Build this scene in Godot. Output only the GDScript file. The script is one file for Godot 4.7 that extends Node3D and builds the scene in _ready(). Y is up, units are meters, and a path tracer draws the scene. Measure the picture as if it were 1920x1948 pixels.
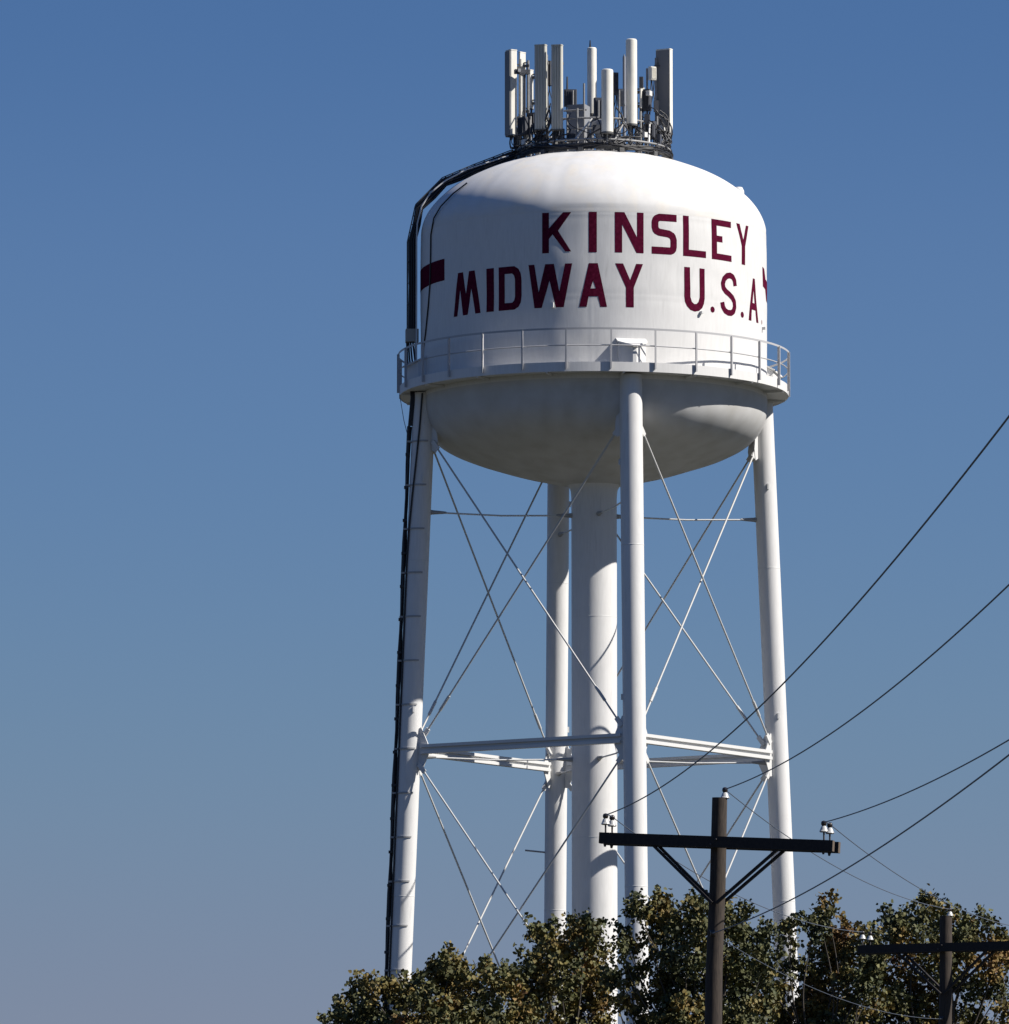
extends Node3D
# A white four-legged water tower behind autumn trees and two utility poles, seen through a long lens.
# Metres, y up, tower axis at the origin, the viewer stands at +z.

const TANK_R := 4.89
const SPRING_LOW := 28.24     # where the bowl begins
const SPRING_HIGH := 32.88    # where the roof begins
const LEG_TURN := 11.3        # degrees from the view to the front leg

var used := {}
var M := {}
var bumps: FastNoiseLite

# ---------------------------------------------------------------- mesh collector
class Shape:
	var v := PackedVector3Array()
	var n := PackedVector3Array()
	var u := PackedVector2Array()
	var c := PackedColorArray()
	var i := PackedInt32Array()

	func vert(p: Vector3, nn: Vector3, uv := Vector2.ZERO) -> int:
		v.append(p); n.append(nn); u.append(uv)
		return v.size() - 1

	func face(a: int, b: int, d: int):
		var g: Vector3 = (v[b] - v[a]).cross(v[d] - v[a])
		if g.dot(n[a] + n[b] + n[d]) > 0.0:
			i.append(a); i.append(d); i.append(b)
		else:
			i.append(a); i.append(b); i.append(d)

	func quad(p0: Vector3, p1: Vector3, p2: Vector3, p3: Vector3, nn: Vector3):
		var a := vert(p0, nn, Vector2(0, 0)); var b := vert(p1, nn, Vector2(1, 0))
		var d := vert(p2, nn, Vector2(1, 1)); var e := vert(p3, nn, Vector2(0, 1))
		face(a, b, d); face(a, d, e)

	func box(at: Vector3, size: Vector3, b := Basis.IDENTITY):
		var h := size * 0.5
		for ax in 3:
			for s in [-1.0, 1.0]:
				var nn := Vector3.ZERO; nn[ax] = s
				var t := Vector3.ZERO; t[(ax + 1) % 3] = h[(ax + 1) % 3]
				var w := Vector3.ZERO; w[(ax + 2) % 3] = h[(ax + 2) % 3]
				var o: Vector3 = nn * h[ax]
				quad(at + b * (o - t - w), at + b * (o + t - w), at + b * (o + t + w), at + b * (o - t + w), b * nn)

	func beam(a: Vector3, b: Vector3, wide: float, tall: float, up := Vector3.UP):
		var d := (b - a).normalized()
		var s := d.cross(up).normalized()
		var w := s.cross(d).normalized()
		box((a + b) * 0.5, Vector3(wide, tall, a.distance_to(b)), Basis(s, w, -d))

	func tube(pts: Array, r0: float, sides := 8, r1 := -1.0, caps := true):
		if r1 < 0.0: r1 = r0
		var count := pts.size()
		var d0: Vector3 = (pts[1] - pts[0]).normalized()
		var side: Vector3 = d0.cross(Vector3.UP if absf(d0.y) < 0.9 else Vector3.RIGHT).normalized()
		var rings := []
		var along := 0.0
		for k in count:
			var dir: Vector3 = (pts[mini(k + 1, count - 1)] - pts[maxi(k - 1, 0)]).normalized()
			side = (side - dir * side.dot(dir)).normalized()
			var other := dir.cross(side)
			if k > 0: along += pts[k].distance_to(pts[k - 1])
			var r := lerpf(r0, r1, float(k) / (count - 1))
			var ring := []
			for s in sides + 1:
				var a := TAU * s / sides
				var nn: Vector3 = side * cos(a) + other * sin(a)
				ring.append(vert(pts[k] + nn * r, nn, Vector2(float(s) / sides, along)))
			rings.append(ring)
			if caps and (k == 0 or k == count - 1):
				var cap_n: Vector3 = -dir if k == 0 else dir
				var mid := vert(pts[k], cap_n)
				var edge := []
				for s in sides: edge.append(vert(v[ring[s]], cap_n))
				for s in sides: face(mid, edge[s], edge[(s + 1) % sides])
		for k in count - 1:
			for s in sides:
				face(rings[k][s], rings[k][s + 1], rings[k + 1][s + 1]); face(rings[k][s], rings[k + 1][s + 1], rings[k + 1][s])

	# outline of (radius, height) turned about the upright axis through at; sharp breaks by repeating a point
	func lathe(at: Vector3, prof: Array, segs := 24, from := 0.0, to := TAU):
		var cols := []
		for k in prof.size():
			var a: Vector2 = prof[maxi(k - 1, 0)]; var b: Vector2 = prof[mini(k + 1, prof.size() - 1)]
			if k > 0 and a.is_equal_approx(prof[k]): a = prof[k]
			if k < prof.size() - 1 and b.is_equal_approx(prof[k]): b = prof[k]
			var d := b - a
			var pn := Vector2(-d.y, d.x).normalized() if d.length() > 0 else Vector2(1, 0)
			cols.append(pn)
		# profiles run from the top down (or from the axis outwards), so outward is on their left
		var rows := []
		for k in prof.size():
			var row := []
			for s in segs + 1:
				var a := from + (to - from) * s / segs
				var r := Vector3(sin(a), 0, cos(a))
				var nn: Vector3 = (r * cols[k].x + Vector3.UP * cols[k].y).normalized()
				row.append(vert(at + r * prof[k].x + Vector3.UP * prof[k].y, nn, Vector2(float(s) / segs, float(k) / prof.size())))
			rows.append(row)
		for k in prof.size() - 1:
			if prof[k].is_equal_approx(prof[k + 1]): continue
			for s in segs:
				face(rows[k][s], rows[k][s + 1], rows[k + 1][s + 1]); face(rows[k][s], rows[k + 1][s + 1], rows[k + 1][s])

	# closed plan outline (x, z) raised from y0 to y1 about at, turned by b
	func prism(at: Vector3, outline: PackedVector2Array, y0: float, y1: float, b := Basis.IDENTITY, slope := Vector2.ZERO):
		var count := outline.size()
		var area := 0.0
		for k in count: area += outline[k].cross(outline[(k + 1) % count])
		var sgn := 1.0 if area > 0 else -1.0
		for k in count:
			var p := outline[k]; var q := outline[(k + 1) % count]
			var e := (q - p).normalized() * sgn
			var nn := b * Vector3(e.y, 0, -e.x)
			quad(at + b * Vector3(p.x, y0, p.y), at + b * Vector3(q.x, y0, q.y), at + b * Vector3(q.x, y1 + slope.dot(q), q.y), at + b * Vector3(p.x, y1 + slope.dot(p), p.y), nn)
		var tri := Geometry2D.triangulate_polygon(outline)
		var up_n := (b * Vector3(-slope.x, 1, -slope.y)).normalized()
		for k in range(0, tri.size(), 3):
			var t := []; var d := []
			for m in 3:
				var p := outline[tri[k + m]]
				t.append(vert(at + b * Vector3(p.x, y1 + slope.dot(p), p.y), up_n)); d.append(vert(at + b * Vector3(p.x, y0, p.y), b * Vector3.DOWN))
			face(t[0], t[1], t[2]); face(d[0], d[1], d[2])

# ---------------------------------------------------------------- naming and committing
func numbered(called: String) -> String:
	var k: int = used.get(called, 0)
	used[called] = k + 1
	return called if k == 0 else "%s_%03d" % [called, k]

func tag(o: Node, label: String, category: String, group := "", kind := ""):
	if label: o.set_meta("label", label)
	if category: o.set_meta("category", category)
	if group: o.set_meta("group", group)
	if kind: o.set_meta("kind", kind)

func thing(called: String, label: String, category: String, at := Vector3.ZERO, group := "") -> Node3D:
	var o := Node3D.new()
	o.name = numbered(called)
	add_child(o, true)
	o.position = at
	tag(o, label, category, group)
	return o

# shapes are collected in world metres; the part's mesh is kept relative to its thing
func part(called: String, s: Shape, mat: Material, parent: Node3D, label := "") -> MeshInstance3D:
	var o := MeshInstance3D.new()
	o.name = called
	var shift := Vector3.ZERO
	var up: Node = parent
	while up != self and up is Node3D:
		shift += (up as Node3D).position
		up = up.get_parent()
	var vv := s.v.duplicate()
	if shift != Vector3.ZERO:
		for k in vv.size(): vv[k] -= shift
	var a := []
	a.resize(Mesh.ARRAY_MAX)
	a[Mesh.ARRAY_VERTEX] = vv; a[Mesh.ARRAY_NORMAL] = s.n; a[Mesh.ARRAY_TEX_UV] = s.u; a[Mesh.ARRAY_INDEX] = s.i
	if s.c.size() == s.v.size(): a[Mesh.ARRAY_COLOR] = s.c
	var m := ArrayMesh.new()
	m.add_surface_from_arrays(Mesh.PRIMITIVE_TRIANGLES, a)
	m.surface_set_material(0, mat)
	o.mesh = m
	parent.add_child(o, true)
	if label: o.set_meta("label", label)
	return o

# ---------------------------------------------------------------- places
func pol(deg: float, r: float, h: float) -> Vector3:
	var a := deg_to_rad(deg)
	return Vector3(r * sin(a), h, r * cos(a))

func leg_radius(h: float) -> float:
	return 4.92 + 0.0413 * (26.77 - h)

func leg_at(turn: float, h: float) -> Vector3:
	return pol(turn, leg_radius(h), h)

# the shell is not a perfect cylinder: plates bow a little between welds
func dent(deg: float, h: float) -> float:
	var p := pol(deg, TANK_R, h)
	var d := bumps.get_noise_3dv(p) * 0.017
	var k := fposmod(deg + 1.5, 30.0)
	var near := minf(k, 30.0 - k) * 0.0853
	d -= 0.006 * exp(-near * near / 0.03)
	d += 0.003 * exp(-near * near / 0.003)
	for hh in [30.52, 32.80]:
		var q: float = h - hh
		d -= 0.006 * exp(-q * q / 0.03)
		d += 0.003 * exp(-q * q / 0.003)
	return d

func noise_tex(freq: float, seed_no: int, ramp: Array, size := 512, octaves := 4, stretch := false) -> NoiseTexture2D:
	var f := FastNoiseLite.new()
	f.seed = seed_no
	f.frequency = freq
	f.noise_type = FastNoiseLite.TYPE_SIMPLEX_SMOOTH
	f.fractal_octaves = octaves
	var g := Gradient.new()
	g.offsets = PackedFloat32Array(range(ramp.size()).map(func(k): return float(k) / (ramp.size() - 1)))
	g.colors = PackedColorArray(ramp.map(func(c): return c.linear_to_srgb()))
	var t := NoiseTexture2D.new()
	t.width = size; t.height = size
	t.seamless = true
	t.noise = f
	t.color_ramp = g
	return t

func mat(col: Color, rough := 0.6, metal := 0.0) -> StandardMaterial3D:
	var m := StandardMaterial3D.new()
	m.albedo_color = col.linear_to_srgb()
	m.roughness = rough
	m.metallic = metal
	return m

func mat_noise(tex: Texture2D, scale3: Vector3, rough := 0.6) -> StandardMaterial3D:
	var m := StandardMaterial3D.new()
	m.albedo_texture = tex
	m.uv1_triplanar = true
	m.uv1_world_triplanar = true
	m.uv1_scale = scale3
	m.roughness = rough
	return m

func g(x: float) -> Color: return Color(x, x, x)

func make_materials():
	var w0 := Color(0.50, 0.495, 0.48); var w1 := Color(0.61, 0.605, 0.595); var w2 := Color(0.655, 0.65, 0.64)
	M.white = mat_noise(noise_tex(0.010, 5, [w0, w1, w2, w1, w2, w1], 1024, 5), Vector3(0.42, 0.05, 0.42), 0.55)
	M.roof = mat_noise(noise_tex(0.010, 9, [Color(0.62, 0.56, 0.48), Color(0.66, 0.63, 0.58), w1, w2, w2]), Vector3(0.25, 0.25, 0.25), 0.6)
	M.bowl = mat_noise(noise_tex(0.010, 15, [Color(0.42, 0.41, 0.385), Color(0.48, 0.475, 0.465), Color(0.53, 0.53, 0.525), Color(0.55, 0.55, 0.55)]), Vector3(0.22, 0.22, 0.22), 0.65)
	M.steel_white = mat(Color(0.60, 0.60, 0.59), 0.5)
	M.rod_white = mat(Color(0.48, 0.48, 0.47), 0.5)
	M.rail = mat(Color(0.40, 0.40, 0.41), 0.5)
	M.letter = mat_noise(noise_tex(0.02, 21, [Color(0.056, 0.004, 0.016), Color(0.080, 0.006, 0.023), Color(0.110, 0.010, 0.034)], 512, 5), Vector3(0.8, 0.8, 0.8), 0.95)
	M.letter.metallic_specular = 0.08
	M.faded = mat(Color(0.35, 0.28, 0.28), 0.7)
	M.band = mat(g(0.33), 0.6)
	M.black = mat(Color(0.012, 0.013, 0.018), 0.45)
	M.galv = mat_noise(noise_tex(0.03, 31, [g(0.16), g(0.24), g(0.30)], 256), Vector3(1.5, 1.5, 1.5), 0.5)
	M.dark_galv = mat_noise(noise_tex(0.03, 33, [g(0.05), g(0.09), g(0.13)], 256), Vector3(1.5, 1.5, 1.5), 0.6)
	M.radome = mat_noise(noise_tex(0.02, 37, [Color(0.66, 0.64, 0.57), Color(0.73, 0.71, 0.64), Color(0.78, 0.76, 0.70)], 256), Vector3(0.8, 0.35, 0.8), 0.5)
	M.radome_grey = mat_noise(noise_tex(0.02, 39, [Color(0.40, 0.40, 0.35), Color(0.50, 0.49, 0.43), Color(0.56, 0.55, 0.5)], 256), Vector3(2.5, 0.2, 2.5), 0.5)
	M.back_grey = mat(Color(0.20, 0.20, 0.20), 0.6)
	M.radio = mat(Color(0.05, 0.055, 0.07), 0.6)
	M.radio_grey = mat(Color(0.22, 0.23, 0.25), 0.6)
	M.tan_box = mat(Color(0.34, 0.32, 0.28), 0.65)
	M.concrete = mat(g(0.32), 0.9)
	M.creosote = mat_noise(noise_tex(0.03, 41, [Color(0.008, 0.007, 0.008), Color(0.016, 0.013, 0.013), Color(0.03, 0.024, 0.02)], 512, 5), Vector3(1.2, 1.2, 1.2), 0.85)
	M.end_grain = mat(Color(0.10, 0.075, 0.055), 0.9)
	M.pole_wood = mat_noise(noise_tex(0.02, 43, [Color(0.010, 0.008, 0.008), Color(0.030, 0.022, 0.017), Color(0.052, 0.039, 0.029), Color(0.018, 0.013, 0.011), Color(0.075, 0.056, 0.042)], 512, 5), Vector3(3.0, 0.22, 3.0), 0.9)
	M.porcelain = mat(Color(0.45, 0.45, 0.44), 0.25)
	M.dark_porcelain = mat(Color(0.02, 0.014, 0.012), 0.3)
	M.iron = mat(Color(0.05, 0.045, 0.045), 0.7)
	M.wire = mat(Color(0.075, 0.09, 0.12), 0.6)
	M.bark = mat_noise(noise_tex(0.03, 47, [Color(0.035, 0.03, 0.026), Color(0.07, 0.06, 0.05), Color(0.10, 0.09, 0.075)], 256, 5), Vector3(2, 0.5, 2), 0.95)
	M.leaf = StandardMaterial3D.new()
	M.leaf.vertex_color_use_as_albedo = true
	M.leaf.roughness = 0.75
	M.leaf.cull_mode = BaseMaterial3D.CULL_DISABLED
	M.leaf.backlight_enabled = true
	M.leaf.backlight = Color(0.05, 0.045, 0.012).linear_to_srgb()
	M.grass = mat_noise(noise_tex(0.02, 51, [Color(0.022, 0.024, 0.016), Color(0.032, 0.033, 0.022), Color(0.044, 0.042, 0.030)]), Vector3(0.08, 0.08, 0.08), 0.95)

# ---------------------------------------------------------------- lettering
func outline(ch: String) -> Array:
	var o := []
	match ch:
		"K": o = [0,0, 0,1, .235,1, .235,.61, .72,1, 1,1, .55,.545, 1,.025, .80,.025, .36,.46, .235,.35, .235,0]
		"I": o = [0,0, 0,1, 1,1, 1,0]
		"N": o = [0,0, 0,1, .33,1, .77,.38, .77,1, 1,1, 1,0, .75,0, .25,.70, .25,0]
		"L": o = [0,0, 0,1, .24,1, .24,.165, 1,.165, 1,0]
		"E": o = [0,0, 0,1, 1,1, 1,.85, .25,.85, .25,.60, .53,.60, .53,.445, .25,.445, .25,.155, 1,.155, 1,0]
		"y": o = [0,1, .25,1, .52,.62, .77,1, 1,1, .66,.46, .66,0, .38,0, .38,.46]
		"M": o = [0,0, .17,1, .37,1, .49,.48, .60,1, .80,1, 1,0, .82,0, .68,.60, .55,0, .37,0, .27,.60, .15,0]
		"D": o = [0,0, 0,1, .70,1, .88,.93, .97,.82, 1,.70, 1,.30, .97,.16, .88,.06, .70,0]
		"W": o = [0,1, .14,1, .24,.36, .39,1, .59,1, .71,.36, .84,1, 1,1, .81,0, .63,0, .49,.62, .31,0, .14,0]
		"A": o = [0,0, .35,1, .67,1, 1,0, .76,0, .68,.24, .34,.24, .27,0]
		"a": o = [0,0, .40,1, .60,1, 1,0, .76,0, .69,.27, .33,.27, .26,0]
		"Y": o = [0,1, .28,1, .53,.62, .75,1, 1,1, .66,.45, .66,0, .38,0, .38,.45]
		"U": o = [0,1, .27,1, .29,.32, .36,.21, .47,.165, .58,.17, .68,.225, .74,.33, .74,1, 1,1, 1,.31, .96,.19, .87,.09, .72,.02, .5,-.01, .28,.02, .12,.10, .03,.20, 0,.32]
		".": o = [.5,0, .86,.15, 1,.5, .86,.85, .5,1, .14,.85, 0,.5, .14,.15]
		"arrow_shaft": o = [0,0, 0,1, 1,1, 1,0]
		"arrow_tail": o = [0,1, .16,.97, .34,.68, 1,.66, 1,.36, .62,.34, .60,0, .42,.03, .30,.36, .05,.40]
	var p := PackedVector2Array()
	for k in range(0, o.size(), 2): p.append(Vector2(o[k], o[k + 1]))
	return [p]

func hole(ch: String) -> PackedVector2Array:
	var o := []
	match ch:
		"D": o = [.27,.165, .27,.835, .60,.835, .68,.79, .72,.70, .72,.30, .68,.21, .60,.165]
		"A": o = [.41,.42, .50,.60, .60,.42]
		"a": o = [.40,.43, .50,.74, .61,.43]
	var p := PackedVector2Array()
	for k in range(0, o.size(), 2): p.append(Vector2(o[k], o[k + 1]))
	return p

func stroke(ch: String, w: float, h: float) -> PackedVector2Array:
	var c := []
	var t := 0.2
	if ch == "S":
		c = [1,.91, .30,.91, .17,.87, .13,.79, .13,.67, .17,.58, .30,.54, .68,.51, .82,.46, .87,.37, .87,.20, .84,.12, .74,.09, 0,.09]
	else:
		t = 0.165
		c = [.90,.71, .86,.83, .74,.91, .56,.935, .36,.91, .19,.83, .12,.72, .16,.62, .30,.55, .50,.50, .72,.43, .86,.34, .88,.22, .80,.12, .64,.07, .44,.065, .26,.10, .14,.18, .09,.29]
	var line := PackedVector2Array()
	for k in range(0, c.size(), 2): line.append(Vector2(c[k] * w, c[k + 1] * h))
	var r := Geometry2D.offset_polyline(line, t * 0.5, Geometry2D.JOIN_ROUND, Geometry2D.END_BUTT)
	return r[0]

# paint on the shell: the letter's outline is cut into small tiles that follow the steel
func letter(ch: String, deg0: float, deg1: float, h0: float, h1: float, parent: Node3D, called: String, label: String, m: Material):
	var wide := deg_to_rad(deg1 - deg0) * TANK_R
	var poly: PackedVector2Array
	if ch == "S" or ch == "s":
		poly = stroke(ch, wide, h1 - h0)
	else:
		var p: PackedVector2Array = outline(ch)[0]
		poly = PackedVector2Array()
		for q in p: poly.append(Vector2(q.x * wide, q.y * (h1 - h0)))
	var cut := PackedVector2Array()
	for q in hole(ch): cut.append(Vector2(q.x * wide, q.y * (h1 - h0)))
	var s := Shape.new()
	var dx := 0.07; var dy := 0.16
	for a in range(-1, int(ceil(wide / dx)) + 1):
		for b in range(-1, int(ceil((h1 - h0) / dy)) + 1):
			var cell := PackedVector2Array([Vector2(a * dx, b * dy), Vector2((a + 1) * dx, b * dy), Vector2((a + 1) * dx, (b + 1) * dy), Vector2(a * dx, (b + 1) * dy)])
			for piece in Geometry2D.intersect_polygons(poly, cell):
				var rest := [piece]
				if cut.size(): rest = Geometry2D.clip_polygons(piece, cut)
				for q in rest:
					var tri := Geometry2D.triangulate_polygon(q)
					var ids := []
					for p in q:
						var d := deg0 + rad_to_deg(p.x / TANK_R)
						var hh: float = h0 + p.y
						ids.append(s.vert(pol(d, TANK_R + dent(d, hh) + 0.005, hh), pol(d, 1, 0), p))
					for k in range(0, tri.size(), 3): s.face(ids[tri[k]], ids[tri[k + 1]], ids[tri[k + 2]])
	part(called, s, m, parent, label)

# ---------------------------------------------------------------- the tower
func build_tower():
	var t := thing("water_tower", "tall white four-legged steel water tower with maroon lettering on its round tank", "water tower")
	var shell := Shape.new()
	var segs := 360; var rows := 84
	for r in rows + 1:
		for k in segs + 1:
			var d := -180.0 + 360.0 * k / segs
			var h := lerpf(SPRING_LOW, SPRING_HIGH, float(r) / rows)
			var e := 0.4
			var p := pol(d, TANK_R + dent(d, h), h)
			var pa := pol(d + e, TANK_R + dent(d + e, h), h)
			var pb := pol(d, TANK_R + dent(d, h + 0.02), h + 0.02)
			shell.vert(p, (pb - p).cross(pa - p).normalized() * -1.0, Vector2(float(k) / segs, float(r) / rows))
	for r in rows:
		for k in segs:
			var a := r * (segs + 1) + k
			shell.face(a, a + 1, a + segs + 2); shell.face(a, a + segs + 2, a + segs + 1)
	var tank := part("tank_shell", shell, M.white, t)
	dome("tank_roof", t, SPRING_HIGH, 2.40, 1.0, M.roof)
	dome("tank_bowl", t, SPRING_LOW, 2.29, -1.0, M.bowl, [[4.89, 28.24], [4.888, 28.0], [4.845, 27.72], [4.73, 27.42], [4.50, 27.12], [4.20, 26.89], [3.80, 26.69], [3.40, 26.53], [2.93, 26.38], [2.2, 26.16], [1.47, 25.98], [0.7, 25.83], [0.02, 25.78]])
	# lettering
	var top := [["K", -17.6, -8.0, "K"], ["I", -2.31, 0.31, "I"], ["N", 6.16, 15.67, "N"], ["S", 18.44, 27.32, "S"], ["L", 29.7, 38.79, "L"], ["E", 41.3, 50.78, "E"], ["y", 53.76, 61.58, "Y"]]
	for q in top: letter(q[0], q[1], q[2], 31.735, 32.865, tank, "letter", "painted maroon letter %s of the upper word" % q[3], M.letter)
	var low := [["M", -53.5, -40.6, "M"], ["I", -38.16, -35.17, "I"], ["D", -33.31, -24.8, "D"], ["W", -22.31, -7.67, "W"], ["A", -5.45, 3.57, "A"], ["Y", 6.24, 15.44, "Y"], ["U", 30.12, 38.22, "U"], ["s", 45.41, 53.49, "S"], ["a", 61.41, 69.52, "A"]]
	for q in low: letter(q[0], q[1], q[2], 30.215, 31.43, tank, "letter", "painted maroon letter %s of the lower line" % q[3], M.letter)
	letter(".", 40.68, 42.68, 30.23, 30.41, tank, "full_stop", "", M.letter)
	letter(".", 56.1, 58.2, 30.23, 30.41, tank, "full_stop", "", M.letter)
	letter(".", 72.4, 74.2, 30.22, 30.36, tank, "full_stop", "faded full stop after the last letter", M.faded)
	letter("arrow_shaft", -92.0, -59.0, 31.31, 31.92, tank, "painted_bar", "painted maroon bar that runs round the left side", M.letter)
	letter("arrow_tail", 74.6, 92.0, 30.97, 31.88, tank, "painted_mark", "painted maroon mark at the right edge of the tank", M.letter)
	# small welded lugs
	for q in [[-14.05, 30.28, 0.10], [36.5, 30.19, 0.05], [74.0, 30.12, 0.05]]:
		var s := Shape.new()
		s.box(pol(q[0], TANK_R + 0.05, q[1]), Vector3(0.07, q[2] * 1.4, 0.10), Basis(Vector3.UP, deg_to_rad(q[0])))
		part("weld_lug", s, M.steel_white, tank)
	# riser
	var s := Shape.new()
	s.lathe(Vector3.ZERO, [Vector2(0.80, 25.88), Vector2(0.71, 25.80), Vector2(0.66, 25.70), Vector2(0.64, 25.5), Vector2(0.638, 22.0), Vector2(0.638, 16.0), Vector2(0.638, 8.0), Vector2(0.638, 0.0)], 64)
	var riser := part("riser_pipe", s, M.white, t)
	for h in [22.1, 15.9, 9.8, 3.6]:
		s = Shape.new()
		s.lathe(Vector3(0, h, 0), [Vector2(0.637, 0.015), Vector2(0.645, 0.0), Vector2(0.637, -0.015)], 48)
		part("weld_seam", s, M.steel_white, riser)
	# legs
	for k in 4:
		var turn := LEG_TURN + 90.0 * k
		s = Shape.new()
		s.tube([leg_at(turn, 28.33), leg_at(turn, 20), leg_at(turn, 10), leg_at(turn, 0.25)], 0.315, 48)
		var leg := part("support_leg", s, M.white, t)
		# hood above the walkway where the leg meets the shell
		s = Shape.new()
		var b := Basis(Vector3.UP, deg_to_rad(turn))
		var plan := PackedVector2Array([Vector2(-0.37, -0.30), Vector2(0.37, -0.30), Vector2(0.37, 0.06), Vector2(0.05, 0.34), Vector2(-0.05, 0.34), Vector2(-0.37, 0.06)])
		s.prism(pol(turn, TANK_R + 0.16, 0), plan, 28.45, 29.22, b, Vector2(0, -0.45))
		var cap := PackedVector2Array([Vector2(-0.42, -0.32), Vector2(0.42, -0.32), Vector2(0.42, 0.08), Vector2(0.06, 0.40), Vector2(-0.06, 0.40), Vector2(-0.42, 0.08)])
		part("leg_hood", s, M.white, leg)
		s = Shape.new()
		hood_cap(s, pol(turn, TANK_R + 0.16, 29.225), cap, b)
		part("hood_cap", s, M.white, leg)
		# gussets towards both neighbours at each strut level
		for lev in [18.29, 8.82]:
			for side in [-1.0, 1.0]:
				var here := leg_at(turn, lev)
				var there := leg_at(turn + 90.0 * side, lev)
				var d := (there - here).normalized()
				s = Shape.new()
				plate(s, here + d * 0.28, d, [Vector2(0, 0.58), Vector2(0.12, 0.62), Vector2(0.34, 0.16), Vector2(0.36, -0.16), Vector2(0.14, -0.60), Vector2(0, -0.58)], 0.03)
				part("gusset_plate", s, M.steel_white, leg)
		for side in [-1.0, 1.0]:
			var here := leg_at(turn, 26.95)
			var d := (leg_at(turn + 90.0 * side, 26.95) - here).normalized()
			s = Shape.new()
			plate(s, here + d * 0.26, d, [Vector2(0, 0.50), Vector2(0.20, 0.46), Vector2(0.26, 0.0), Vector2(0.20, -0.32), Vector2(0, -0.22)], 0.03)
			part("gusset_plate", s, M.steel_white, leg)
		for h in [23.6, 14.2, 5.6]:
			s = Shape.new()
			s.lathe(leg_at(turn, h), [Vector2(0.314, 0.02), Vector2(0.323, 0.0), Vector2(0.314, -0.02)], 40)
			part("weld_seam", s, M.steel_white, leg)
		for h in [25.9, 19.4]:
			s = Shape.new()
			var q := leg_at(turn, h) + b * Vector3(-0.33 if k != 3 else 0.33, 0, 0)
			s.box(q, Vector3(0.07, 0.16, 0.05), b)
			part("step_lug", s, M.steel_white, leg)
		s = Shape.new()
		s.lathe(leg_at(turn, 0), [Vector2(0.0, 0.3), Vector2(0.55, 0.3), Vector2(0.55, 0.3), Vector2(0.7, 0.0)], 24)
		part("footing", s, M.concrete, t)
	s = Shape.new()
	s.lathe(Vector3.ZERO, [Vector2(0.0, 0.32), Vector2(1.1, 0.32), Vector2(1.1, 0.32), Vector2(1.2, 0.0)], 32)
	part("footing", s, M.concrete, t)
	# horizontal struts: a pair of flanges with a recessed web
	for lev in [18.29, 8.82]:
		for k in 4:
			var a := leg_at(LEG_TURN + 90.0 * k, lev)
			var e := leg_at(LEG_TURN + 90.0 * (k + 1), lev)
			var d := (e - a).normalized()
			a += d * 0.42; e -= d * 0.42
			s = Shape.new()
			s.beam(a + Vector3.UP * 0.088, e + Vector3.UP * 0.088, 0.20, 0.085)
			s.beam(a - Vector3.UP * 0.088, e - Vector3.UP * 0.088, 0.20, 0.085)
			var strut := part("horizontal_strut", s, M.steel_white, t)
			s = Shape.new()
			s.beam(a, e, 0.05, 0.09)
			part("strut_web", s, M.steel_white, strut)
	# crossed rods on the four faces
	for panel in [[26.85, 18.72], [17.78, 9.25], [8.35, 0.6]]:
		for k in 4:
			for side in [1.0, -1.0]:
				var here := leg_at(LEG_TURN + 90.0 * k, panel[0])
				var there := leg_at(LEG_TURN + 90.0 * k + 90.0 * side, panel[1])
				var flat := Vector3(there.x - here.x, 0, there.z - here.z).normalized()
				var a := here + flat * 0.46
				var e := there - flat * 0.46
				# the two rods of a face pass each other side by side
				var off := flat.cross(Vector3.UP) * 0.045
				a += off; e += off
				s = Shape.new()
				s.tube([a, e], 0.026, 10)
				var rod := part("brace_rod", s, M.rod_white, t)
				var dn := (e - a).normalized()
				s = Shape.new()
				s.tube([e - dn * 1.30, e - dn * 1.24, e - dn * 0.86, e - dn * 0.80], 0.043, 10)
				part("turnbuckle", s, M.rod_white, rod)
				for p in [a, e]:
					s = Shape.new()
					var q: Vector3 = dn if p == a else -dn
					s.beam(p - q * 0.12, p + q * 0.18, 0.05, 0.13)
					part("clevis", s, M.steel_white, rod)
	# tie rods from the riser to each leg
	for lev in [24.98, 18.10]:
		for k in 4:
			var turn := LEG_TURN + 90.0 * k
			var a := pol(turn, 0.63, lev); var e := pol(turn, leg_radius(lev) - 0.30, lev)
			var m := (a + e) * 0.5 - Vector3.UP * 0.05
			s = Shape.new()
			s.tube([a, m, e], 0.024, 8)
			var rod := part("tie_rod", s, M.steel_white, t)
			for p in [a, e]:
				var dn := (e - a).normalized() * (1.0 if p == a else -1.0)
				s = Shape.new()
				s.tube([p, p + dn * 0.10, p + dn * 0.32, p + dn * 0.46], 0.075, 8, 0.03)
				part("clevis", s, M.band, rod)
	# a short arm and a lamp stub on the far leg
	s = Shape.new()
	s.tube([leg_at(LEG_TURN + 180.0, 15.86) + Vector3(-0.2, 0, 0), leg_at(LEG_TURN + 180.0, 15.86) + Vector3(-0.88, 0.07, 0.0)], 0.025, 8)
	part("bracket_arm", s, M.band, t)
	build_balcony(t)
	build_ladder(t)
	# hatch, vent and lug on the roof
	s = Shape.new()
	s.box(Vector3(-0.42, 35.95, -0.1), Vector3(0.52, 1.5, 0.5), Basis(Vector3.UP, -0.3))
	part("roof_hatch", s, M.radio_grey, t)
	s = Shape.new()
	s.lathe(Vector3(0.25, 0, -0.3), [Vector2(0, 36.4), Vector2(0.3, 36.25), Vector2(0.34, 36.1), Vector2(0.34, 36.1), Vector2(0.18, 36.08), Vector2(0.18, 35.1)], 20)
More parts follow.
